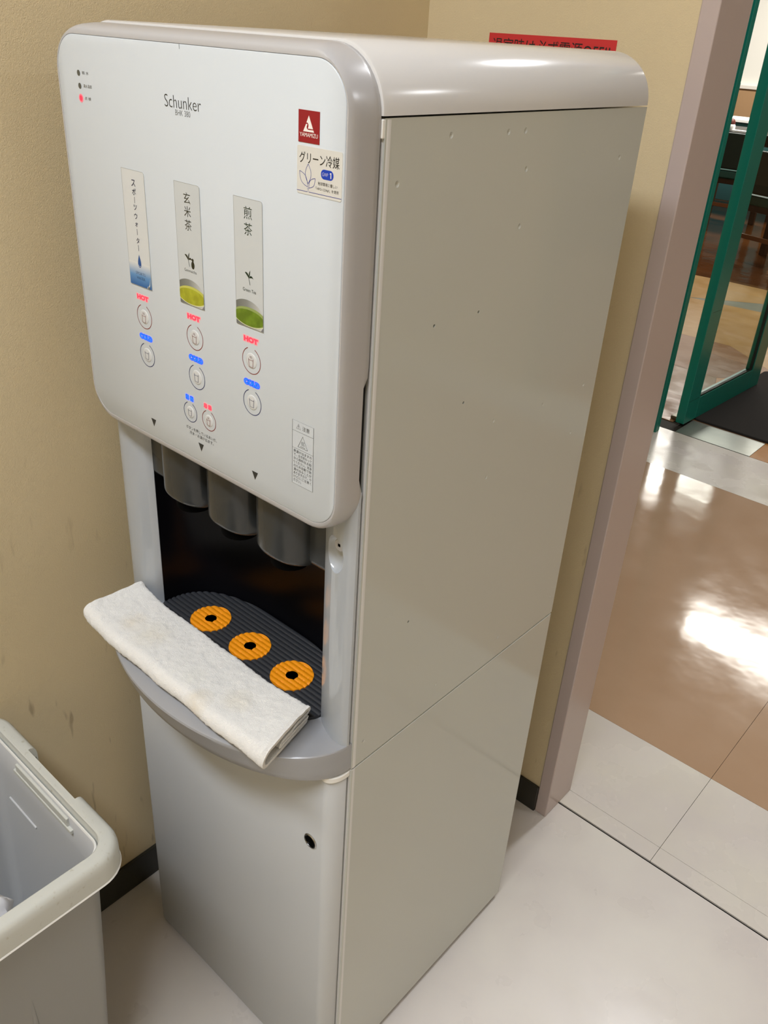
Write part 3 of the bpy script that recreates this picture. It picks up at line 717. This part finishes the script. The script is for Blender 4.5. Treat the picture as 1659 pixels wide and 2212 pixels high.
def lit(words, cx, cz, hot, w, h, parent, bold=0.0):
    halo = M['led_red_halo'] if hot else M['led_blue_halo']; core = M['led_red'] if hot else M['led_blue']; edge = M['led_red_edge'] if hot else M['led_blue_edge']
    if ord(words[0]) > 255:   # dense glyphs: their glow is painted as soft emissive squares
        n = len(words)
        for gap, mm, yy in ((0.0010, edge, 0.00003), (0.0003, M['led_red_mid'] if hot else halo, 0.0001)):
            flat('glow', [rrect(cx - w / 2 + w / n * i + 0.0009 - gap, cx - w / 2 + w / n * (i + 1) - 0.0009 + gap, cz - h / 2 - gap, cz + h / 2 + gap, 0.0016, 6) for i in range(n)][:1], mm, parent, Y1 - yy)
            flat('glow', [rrect(cx - w / 2 + w / n * i + 0.0009 - gap, cx - w / 2 + w / n * (i + 1) - 0.0009 + gap, cz - h / 2 - gap, cz + h / 2 + gap, 0.0016, 6) for i in range(n)][1:], mm, parent, Y1 - yy - 0.00001)
        text('lit_lettering', words, cx, cz, core, parent, Y1 - 0.0002, w=w, h=h)
        return
    text('glow', words, cx, cz, edge, parent, Y1 - 0.00003, w=w, h=h, bold=0.22, ref=True)
    text('glow', words, cx, cz, halo, parent, Y1 - 0.0001, w=w, h=h, bold=0.15, ref=True)
    text('lit_lettering', words, cx, cz, core, parent, Y1 - 0.0002, w=w, h=h, bold=0.05 if hot else 0.0, ref=True)
for cx in (-0.2667, -0.1880, -0.1094):
    b = button(cx, 1.0256, True); lit('HOT', cx, 1.0442, True, 0.0172, 0.0040, b)
    b = button(cx, 0.9871, False); lit('COLD', cx, 1.0050, False, 0.0192, 0.0043, b)
b = button(-0.2013, 0.9476, False, 0.0100); lit('冷水', -0.2013, 0.9624, False, 0.0135, 0.0050, b)
b = button(-0.1728, 0.9480, True, 0.0100); lit('お湯', -0.1736, 0.9622, True, 0.0125, 0.0046, b)
TX('ボタンを押しているあいだ、', -0.1858, 0.9305, M['ink_dark'], w=0.0470, h=0.0036)
TX('冷水・お湯が出ます。', -0.1858, 0.9258, M['ink_dark'], w=0.0370, h=0.0036)
for cx in (-0.2651, -0.1870, -0.1076):
    P('arrow_mark', [[(cx - 0.0042, 0.9190), (cx + 0.0042, 0.9190), (cx, 0.9106)]], M['ink_dark'])

# caution label
cl = link('caution_label', boxes([(-0.0573, -0.0317, YP - 0.0002, YP, 0.9286, 0.9890)]), M['panel'], D)
YL = YP - 0.0003
flat('label_frame', stroke([(-0.0573, 0.9286), (-0.0317, 0.9286), (-0.0317, 0.9890), (-0.0573, 0.9890)], 0.00035, True) + stroke([(-0.0573, 0.9795), (-0.0317, 0.9795)], 0.0002) + stroke([(-0.0573, 0.9632), (-0.0317, 0.9632)], 0.0002), M['ink_dark'], cl, YL)
text('lettering', '注意', -0.0408, 0.9843, M['ink_dark'], cl, YL, w=0.0085, h=0.0040)
flat('warning_sign', stroke([(-0.0524, 0.9822), (-0.0472, 0.9822), (-0.0498, 0.9866)], 0.00035, True) + stroke([(-0.0498, 0.9854), (-0.0498, 0.9838)], 0.0005) + stroke([(-0.0498, 0.9832), (-0.0498, 0.9828)], 0.0005), M['ink_dark'], cl, YL)
st = stroke([(-0.0503, 0.9656), (-0.0387, 0.9656), (-0.0445, 0.9766)], 0.0006, True) + stroke([(-0.0474, 0.9667), (-0.0416, 0.9667)], 0.00035)
for k in (-1, 0, 1):
    st += stroke([(-0.0445 + k * 0.0013 + 0.0004 * math.sin(t * 1.6), 0.9680 + t * 0.0008) for t in range(6)], 0.00035)
flat('hot_surface_sign', st, M['ink_dark'], cl, YL)
lines = ['熱湯が出ますの', 'で、注ぎ終わって', 'から飲料をお取', 'りください。洗浄', 'のため自動で熱', '湯が出ることが', 'ありますので、や', 'けどにご注意く', 'ださい。']
for i, l in enumerate(lines):
    wv = 0.0222 if i < 8 else 0.0095
    text('lettering', l, -0.0556 + wv / 2, 0.9605 - i * 0.00352, M['ink_dark'], cl, YL, w=wv, h=0.0028)

# red maker's label
rl = link('red_label', boxes([(-0.0527, -0.0313, YP - 0.0003, YP, 1.2074, 1.2286)]), M['red_label'], D)
yl = YP - 0.0004
apx = (-0.0421, 1.2254)
flat('wave_emblem', [
    [(-0.0421, 1.2254), (-0.0377, 1.2168), (-0.0430, 1.2168), (-0.0424, 1.2180), (-0.0423, 1.2192), (-0.0428, 1.2202), (-0.0437, 1.2207), (-0.0445, 1.2205)],
    [(-0.0449, 1.2196), (-0.0440, 1.2198), (-0.0434, 1.2193), (-0.0439, 1.2188), (-0.0442, 1.2178), (-0.0440, 1.2168), (-0.0432, 1.2162), (-0.0420, 1.2160), (-0.0374, 1.2161), (-0.0366, 1.2147), (-0.0477, 1.2147)]], M['ink_white'], rl, yl)
text('lettering', 'YAMAMIZU', -0.0420, 1.2126, M['ink_white'], rl, yl, w=0.0184, h=0.0027)
# refrigerant sticker
rs = link('refrigerant_sticker', prism(rrect(-0.0538, -0.0081, 1.1724, 1.2052, 0.0014, 4), YP - 0.0003, YP, 'y'), M['cream_label'], D)
text('lettering', 'グリーン冷媒', -0.0311, 1.1975, M['ink'], rs, yl, w=0.0405, h=0.0078, bold=0.004)
flat('blue_badge', [rrect(-0.0290, -0.0164, 1.1852, 1.1918, 0.0032, 8)], M['blue_pill'], rs, yl)
text('lettering', 'GWP', -0.0247, 1.1885, M['ink_white'], rs, yl - 0.0001, w=0.0058, h=0.0024, bold=-0.02)
flat('lettering', [[(-0.0193, 1.1865), (-0.0185, 1.1865), (-0.0185, 1.1904), (-0.0190, 1.1904), (-0.0200, 1.1899), (-0.0200, 1.1893), (-0.0193, 1.1896)]], M['ink_white'], rs, yl - 0.0001)
text('lettering', '地球環境に優しい', -0.0222, 1.1818, M['ink'], rs, yl, w=0.0196, h=0.0024)
text('lettering', '「HFO-1234yf」を使用', -0.0225, 1.1780, M['ink'], rs, yl, w=0.0228, h=0.0026)
def blade(ax, az, bx, bz, wd):
    out = []; dx, dz = bx - ax, bz - az; l = math.hypot(dx, dz)
    for sgn, rng in ((1, range(0, 13)), (-1, range(12, -1, -1))):
        for i in rng:
            t_ = i / 12; wv = wd * math.sin(PI * t_) * 0.5 * sgn
            out.append((ax + dx * t_ - dz / l * wv, az + dz * t_ + dx / l * wv))
    return out
st = []
for bl in (blade(-0.0420, 1.1800, -0.0421, 1.1935, 0.0060), blade(-0.0425, 1.1778, -0.0510, 1.1880, 0.0058), blade(-0.0413, 1.1772, -0.0348, 1.1845, 0.0048)):
    st += stroke(bl, 0.00034, True)
st += stroke([(-0.0538, 1.1744), (-0.0425, 1.1744), (-0.0425, 1.1772)], 0.00036) + stroke([(-0.0413, 1.1772), (-0.0413, 1.1744), (-0.0081, 1.1744)], 0.00036)
flat('plant_drawing', st, M['ink_wire'], rs, yl)

# ---- pillars either side of the serving alcove
ZK = 0.6300
rp = [(-0.0494, 0.034), (-0.0494, 0.0024), (-0.0440, -0.0012), (-0.0382, -0.0041), (-0.0310, -0.0073), (-0.0245, -0.0093), (-0.0190, -0.0104), (-0.0141, -0.0108), (-0.0090, -0.0106), (-0.0045, -0.0092), (-0.0016, -0.0068), (-0.0010, -0.0046), (-0.0014, -0.0038), (-0.0070, -0.0036), (-0.0070, 0.034)]
R = link('right_pillar', prism(rp, ZK + 0.0004, 0.930, 'z'), M['pillar'], D)
R.name = 'pillar'
bm = bmesh.new(); bmesh.ops.create_uvsphere(bm, u_segments=40, v_segments=28, radius=1.0)
me = bpy.data.meshes.new('c'); bm.to_mesh(me); bm.free()
me.transform(Matrix.Translation((-0.0275, -0.0110, 0.8560)) @ Matrix.Rotation(-0.42, 4, 'Z') @ Matrix.Diagonal((0.0150, 0.0120, 0.0200, 1)))
boolean(R, [tmp(me)])
R.data.shade_smooth(); R.data.set_sharp_from_angle(angle=math.radians(28))
link('lock_barrel', lathe([(0.0062, 0.004), (0.0062, -0.0030), (0.0056, -0.0038), (0.0, -0.0038)], (-0.0238, -0.0022, 0.8660), 'y', 28), M['bezel'], R, smooth=40)
link('lock_slot', boxes([(-0.0252, -0.0224, -0.0063, -0.0059, 0.8648, 0.8676)]), M['black'], R)
lp = [(-0.3792, 0.0), (-0.3792, -0.0035), (-0.3770, -0.0085), (-0.3720, -0.0106), (-0.3659, -0.0108), (-0.3600, -0.0102), (-0.3550, -0.0092), (-0.3480, -0.0062), (-0.3405, -0.0018), (-0.3380, 0.0000), (-0.3345, 0.0058), (-0.3340, 0.034), (-0.3590, 0.034), (-0.3590, 0.0)]
link('pillar', prism(lp, ZK + 0.0004, 0.930, 'z'), M['pillar'], D, smooth=28)
# alcove: curved glossy black lining
def alc(n=48, off=0.0):
    out = []
    for i in range(n + 1):
        u = -math.cos(PI * i / n)
        out.append((-0.1917 + u * (0.1423 + off), 0.006 + off + 0.078 * (1 - abs(u) ** 2.6) ** (1 / 2.6)))
    return out
r0 = [(x, y, 0.6205) for x, y in alc()]; r1 = [(x, y, 0.905) for x, y in alc()]
r2 = [(x, y, 0.905) for x, y in alc(48, 0.0015)]; r3 = [(x, y, 0.6205) for x, y in alc(48, 0.0015)]
link('alcove_lining', loft([r0, r1, r2, r3], closed=False, wrap=True), M['alcove'], D, smooth=40)
# nozzle housing: three rounded bays
def yfront(x):
    y = 0.0060
    for c in (-0.2665, -0.1880, -0.1095):
        d = abs(x - c) / 0.0345
        if d < 1: y = min(y, 0.0060 - 0.0215 * (1 - d ** 2.4) ** (1 / 2.0))
    return y
NX = 150; xs = [-0.3345 + (0.2850) * i / NX for i in range(NX + 1)]
rings = []
zb = 0.812; rf = 0.010
rows = [(0.905, 0), (0.86, 0)] + [(zb + rf * (1 - math.sin(a)), rf * (1 - math.cos(a))) for a in [PI / 2 * k / 6 for k in range(7)]] + [(zb, 0.06)]
for z, dy in rows:
    rings.append([(x, min(0.075, yfront(x) + dy) if dy < 0.05 else max(yfront(x) + rf, min(0.075, 0.004 + 0.078 * max(0, 1 - abs((x + 0.1917) / 0.1423) ** 2.6) ** (1 / 2.6) - 0.001)), z) for x in xs])
nh = link('nozzle_housing', loft(rings, closed=False), M['nozzle'], D, smooth=35)
for c in (-0.2665, -0.1880, -0.1095):
    nz = link('nozzle', lathe([(0.0205, 0.004), (0.0205, -0.008), (0.0195, -0.010), (0.0150, -0.010), (0.0150, -0.003), (0.0, -0.003)], (c + 0.003, 0.0105, zb + 0.0005), n=36), M['black'], D, smooth=40)
    link('spout_pin', tube([(c - 0.0170, -0.0005, zb), (c - 0.0170, -0.0005, zb - 0.007)], [0.0009, 0.0006], 8), M['nozzle'], nz)

# ---- drip tray with its bowed lip
def lipc(b, n=60, a=0.1905, zc=-0.19):
    return [(zc + a * -math.cos(PI * i / n), -0.0008 - b * math.sin(PI * i / n) ** 1.0) for i in range(n + 1)]
rings = []
for (b, z, a) in ((0.088, 0.5925, 0.1860), (0.0935, 0.5932, 0.1880), (0.0965, 0.5960, 0.1892), (0.1000, 0.6060, 0.1893), (0.1055, 0.6240, 0.1893), (0.1068, 0.6275, 0.1893), (0.1060, 0.6298, 0.1892), (0.1035, 0.6308, 0.1885)):
    rings.append([(x, y, z) for x, y in lipc(b, a=a)] + [(-0.19 + a, 0.028, z), (-0.19 + 0.1410, 0.028, z), (-0.19 - 0.1440, 0.028, z), (-0.19 - a, 0.028, z)])
tr = link('drip_tray', loft(rings, cap0=True, cap1=True), M['lip'], D, smooth=35)
link('tray_well', loft([[(x, y, 0.620) for x, y in alc()], [(x, y, 0.6295) for x, y in alc()]], closed=True, cap0=True, cap1=True), M['mat'], D)
# ribbed mat: ridges run along its length
PITCH = 0.0062
def xr(y):
    if y > 0.006:
        q = min(1, (y - 0.006) / 0.0765); h = 0.1405 * (1 - q ** 2.6) ** (1 / 2.6)
    else:
        q = min(1, (0.006 - y) / 0.052); h = 0.1405 * (1 - q ** 2.0) ** (1 / 2.0)
    return -0.1917 - h, -0.1917 + h
def zm(y): return 0.6331 + 0.0019 * abs(math.cos(PI * (y - 0.0238) / PITCH)) ** 0.55
V = []; Fc = []; ny = 0
ys = [-0.0455 + i * (0.1277 / 164) for i in range(165)]
NXm = 24
for y in ys:
    a_, b_ = xr(y)
    V += [(a_, y, 0.6300)] + [(a_ + (b_ - a_) * k / NXm, y, zm(y)) for k in range(NXm + 1)] + [(b_, y, 0.6300)]
n_ = NXm + 3
for i in range(len(ys) - 1):
    for k in range(n_ - 1):
        Fc.append((i * n_ + k, i * n_ + k + 1, (i + 1) * n_ + k + 1, (i + 1) * n_ + k))
mt = link('ribbed_mat', mk(V, Fc), M['mat'], D, smooth=50)
# three orange cup marks, ribbed like the mat, with a drain hole
for c in (-0.2640, -0.1905, -0.1180):
    rings = []
    cy = 0.0238
    for (r, top) in [(0.0070, -1), (0.0072, 0)] + [(0.0072 + 0.0176 * q / 17, 0) for q in range(1, 18)] + [(0.0250, -1)]:
        ring = []
        for k in range(96):
            a = 2 * PI * k / 96; x = c + r * math.cos(a); y = cy + r * math.sin(a)
            z = zm(y) + 0.0011 if top == 0 else (0.6331 if r > 0.01 else 0.6322)
            ring.append((x, y, z))
        rings.append(ring)
    cm = link('cup_mark', loft(rings), M['orange'], mt, smooth=55)
    link('drain_hole', lathe([(0.0071, 0.0), (0.0, 0.0)], (c, cy, 0.63525), n=30), M['black'], mt)

# ---- lower door
def dprof(ins=0.0):
    pts = []
    for i in range(13):
        a = PI / 2 * i / 12
        pts.append((-0.0175 + (0.0152 - ins) * math.sin(a), -0.0040 - (0.0210 - ins) * math.cos(a)))
    pts += [(-0.0028 - ins, -0.0032), (-0.0060, -0.0030), (-0.0060, 0.0), (-0.3775 + ins, 0.0)]
    for i in range(13):
        a = PI / 2 * i / 12
        pts.append((-0.3625 - (0.0150 - ins) * math.cos(a), -0.0035 - (0.0215 - ins) * math.sin(a)))
    return pts
LD = link('lower_door', loft([[(x, y, z) for x, y in dprof(i_)] for (i_, z) in ((0.0012, 0.0004), (0.0, 0.0020), (0.0, 0.5890), (0.0012, 0.5910))], cap0=True, cap1=True), M['door'], D, smooth=50)
lk = (-0.0331, -0.0250, 0.4752)
link('door_lock', lathe([(0.0098, 0.0), (0.0098, -0.0008), (0.0090, -0.0016), (0.0080, -0.0016), (0.0076, -0.0006), (0.0, -0.0006)], lk, 'y', 36), M['chrome'], LD, smooth=40)
link('lock_face', lathe([(0.0074, -0.0005), (0.0072, -0.0012), (0.0040, -0.0024), (0.0, -0.0028)], lk, 'y', 32), M['black'], LD, smooth=40)
link('key_slot', boxes([(lk[0] - 0.0016, lk[0] + 0.0016, lk[1] - 0.0036, lk[1] - 0.0026, lk[2] - 0.0007, lk[2] + 0.0007)]), M['chrome'], LD)
# white end cap tucked beneath the tray lip
hc = []
for i in range(13):
    a = PI / 2 * i / 12
    hc.append((-0.0150 + 0.0142 * math.sin(a), -0.0040 - 0.0228 * math.cos(a)))
hc_in = [(x * 1.0 - 0.004 * ((i) / 12) - 0.0005, y + 0.006 - 0.004 * i / 12) for i, (x, y) in enumerate(hc)]
link('end_cap', prism([(-0.0195, -0.0262)] + hc + [(-0.0010, 0.0)] + [(-0.0060, 0.0)] + hc_in[::-1] + [(-0.0195, -0.0200)], 0.5840, 0.5915, 'z'), M['cap'], D, bevel=0.0018)

# ================================================================== FOLDED TOWEL
def towel():
    path = []
    zb_ = 0.6354
    def seg(p, q, n):
        return [(p[0] + (q[0] - p[0]) * i / n, p[1] + (q[1] - p[1]) * i / n) for i in range(n)]
    def bend(cy, cz, r, a0_, a1_, n):
        return [(cy + r * math.cos(math.radians(a0_ + (a1_ - a0_) * i / n)), cz + r * math.sin(math.radians(a0_ + (a1_ - a0_) * i / n))) for i in range(n)]
    # centre line: bottom ply, round the front, top ply, round the back, two inner plies
    cl_ = seg((-0.016, 0.0020), (-0.0860, 0.0020), 18) + bend(-0.0850, 0.0112, 0.0092, 270, 90, 12) + seg((-0.0850, 0.0204), (-0.0195, 0.0196), 44) + bend(-0.0195, 0.0168, 0.0028, 90, -90, 8) + seg((-0.0195, 0.0140), (-0.0640, 0.0118), 22) + bend(-0.0640, 0.0096, 0.0022, 90, 270, 6) + seg((-0.0640, 0.0074), (-0.0160, 0.0066), 18) + [(-0.0160, 0.0066)]
    th = 0.0019
    P_ = [Vector((a, b)) for a, b in cl_]
    outer = []; inner = []
    for i, p in enumerate(P_):
        t_ = (P_[min(i + 1, len(P_) - 1)] - P_[max(i - 1, 0)]).normalized(); n2 = Vector((-t_.y, t_.x)) * th
        outer.append(p + n2); inner.append(p - n2)
    loop = outer + inner[::-1]
    NS = 260; rings = []
    for s in range(NS + 1):
        f = s / NS
        ring = []
        for k, q in enumerate(loop):
            y = q.x; z = q.y
            xa = -0.3545 + 0.06 * (y + 0.05); xb = -0.0530 - (y + 0.0027) * 0.24
            ply = (z - 0.009) * 0.25
            x = xa + (xb - xa) * f + (ply if f > 0.97 else 0)
            e = min(f, 1 - f)
            edge = max(0, 1 - e / 0.022)
            wob = noise.noise(Vector((x * 14, y * 16, 1.7)))
            yy = y + 0.0010 * noise.noise(Vector((x * 260, 9.1, z * 260))) + 0.0020 * noise.noise(Vector((x * 22, 3.1, z * 20))) + 0.004 * max(0, (-0.30 - x) / 0.05)
            flare = max(0, 1 - (1 - f) / 0.16) ** 1.5; zz = z * (1 + 0.10 * edge + 0.30 * flare * (0.6 + 0.4 * math.sin((y + 0.086) / 0.07 * PI))) + 0.0016 * wob * (z / 0.018) + (0.0006 * noise.noise(Vector((x * 230, y * 230, z * 160))) + 0.0007 * noise.noise(Vector((x * 90, y * 90, z * 60)))) * (1 if z > 0.006 else 0.2)
            # thicker rolled hem at both ends
            if edge > 0 and k < len(outer): zz += 0.0008 * math.sin(edge * PI) * (1 if z > 0.009 else -0.3)
            # the far end is lifted by the pillar and sags beyond the lip
            lift = max(0, (-0.295 - x) / 0.06); zz += 0.004 * lift ** 2 * (1 + 14 * max(0, y + 0.06))
            ring.append((x, yy, zb_ + zz))
        rings.append(ring)
    return loft(rings, cap0=True, cap1=True)
thing('folded_towel', towel(), M['towel'], 'white terry towel folded lengthwise, lying on the drip tray of the dispenser', 'towel', smooth=75)

# ================================================================== WASTE BIN
BN = root('waste_bin', (-0.30, -0.37, FZ), 'open pale grey plastic waste bin with a soiled rim, in front of the dispenser', 'bin')
bx0, bx1, by0, by1 = -0.4495, -0.1545, -0.580, -0.1766
def bring(d, z, r=0.036, dx=0.0):
    return [(u, v, z) for u, v in rrect(bx0 + d, bx1 - d, by0 + d, by1 - d, max(0.012, r - d * 0.7), 10)]
rim = link('rim', loft([bring(0.0, 0.4660), bring(0.0, 0.4880), bring(0.0010, 0.4945), bring(0.0035, 0.4985), bring(0.0070, 0.5000), bring(0.0165, 0.5000), bring(0.0180, 0.4985), bring(0.0185, 0.4900), bring(0.0200, 0.4840), bring(0.0185, 0.4830), bring(0.0020, 0.4830), bring(0.0015, 0.4660)], wrap=True), M['bin_rim'], BN)
boolean(rim, [tmp(boxes([(-0.354, -0.2495, -0.1865, -0.170, 0.4700, 0.51)]))])
rim.data.shade_smooth(); rim.data.set_sharp_from_angle(angle=math.radians(35))
link('rim_bead', loft([bring(-0.0004, 0.4640), bring(-0.0012, 0.4652), bring(-0.0004, 0.4668), bring(0.0014, 0.4662), bring(0.0014, 0.4644)], wrap=True), M['cap'], BN, smooth=60)
body = link('body', loft([bring(0.0205, 0.4825), bring(0.0230, 0.44), bring(0.0300, 0.30), bring(0.0450, 0.0), bring(0.0480, FZ + 0.004), bring(0.0520, FZ), bring(0.0540, FZ)], cap1=True), M['bin'], BN, smooth=50)
link('inner_wall', loft([bring(0.0205, 0.4880), bring(0.0216, 0.4895), bring(0.0228, 0.4880), bring(0.0250, 0.44), bring(0.0320, 0.30), bring(0.0470, 0.004)], cap1=True), M['bin_in'], BN, smooth=50)
link('inner_edge', loft([bring(0.0200, 0.4880), bring(0.0206, 0.4900), bring(0.0222, 0.4904), bring(0.0230, 0.4880)], wrap=True), M['cap'], BN, smooth=60)
# moulded ribs inside and the handle box behind the notch
link('handle_pocket', boxes([(-0.360, -0.2440, -0.2030, -0.1995, 0.4720, 0.4840)]), M['bin_rim'], BN, bevel=0.001)
link('handle_pocket_lip', boxes([(-0.366, -0.2360, -0.2040, -0.1995, 0.4660, 0.4720)]), M['bin_rim'], BN, bevel=0.001)
link('rib', tube([(-0.1835, -0.300, 0.352), (-0.1870, -0.301, 0.270), (-0.1950, -0.304, 0.10), (-0.1995, -0.306, 0.0)], [0.0006, 0.0040, 0.0042, 0.0042], 14), M['bin'], BN, smooth=80)
link('rib', tube([(-0.1870, -0.470, 0.352), (-0.1890, -0.471, 0.270), (-0.1970, -0.474, 0.10), (-0.2010, -0.476, 0.0)], [0.0006, 0.0040, 0.0042, 0.0042], 14), M['bin'], BN, smooth=80)
link('mould_step', tube([(-0.395, -0.2040, 0.400), (-0.330, -0.2040, 0.398)], 0.0016, 8), M['bin_in'], BN, smooth=60)
# crumpled film hanging over the bin's edge
bm = bmesh.new(); bmesh.ops.create_icosphere(bm, subdivisions=4, radius=1.0)
for v in bm.verts:
    n = v.co.copy(); k = 1 + 0.28 * noise.noise(n * 2.1) + 0.16 * abs(noise.noise(n * 5.3)) - 0.10 * abs(noise.noise(n * 9.7))
    v.co = Vector((n.x * 0.028 * k, n.y * 0.045 * k, n.z * 0.075 * k))
me = bpy.data.meshes.new('bag'); bm.to_mesh(me); bm.free()
me.transform(Matrix.Translation((-0.221, -0.330, 0.425)))
thing('crumpled_bag', me, M['white_bag'], 'crumpled white plastic bag inside the open waste bin', 'bag', smooth=50)
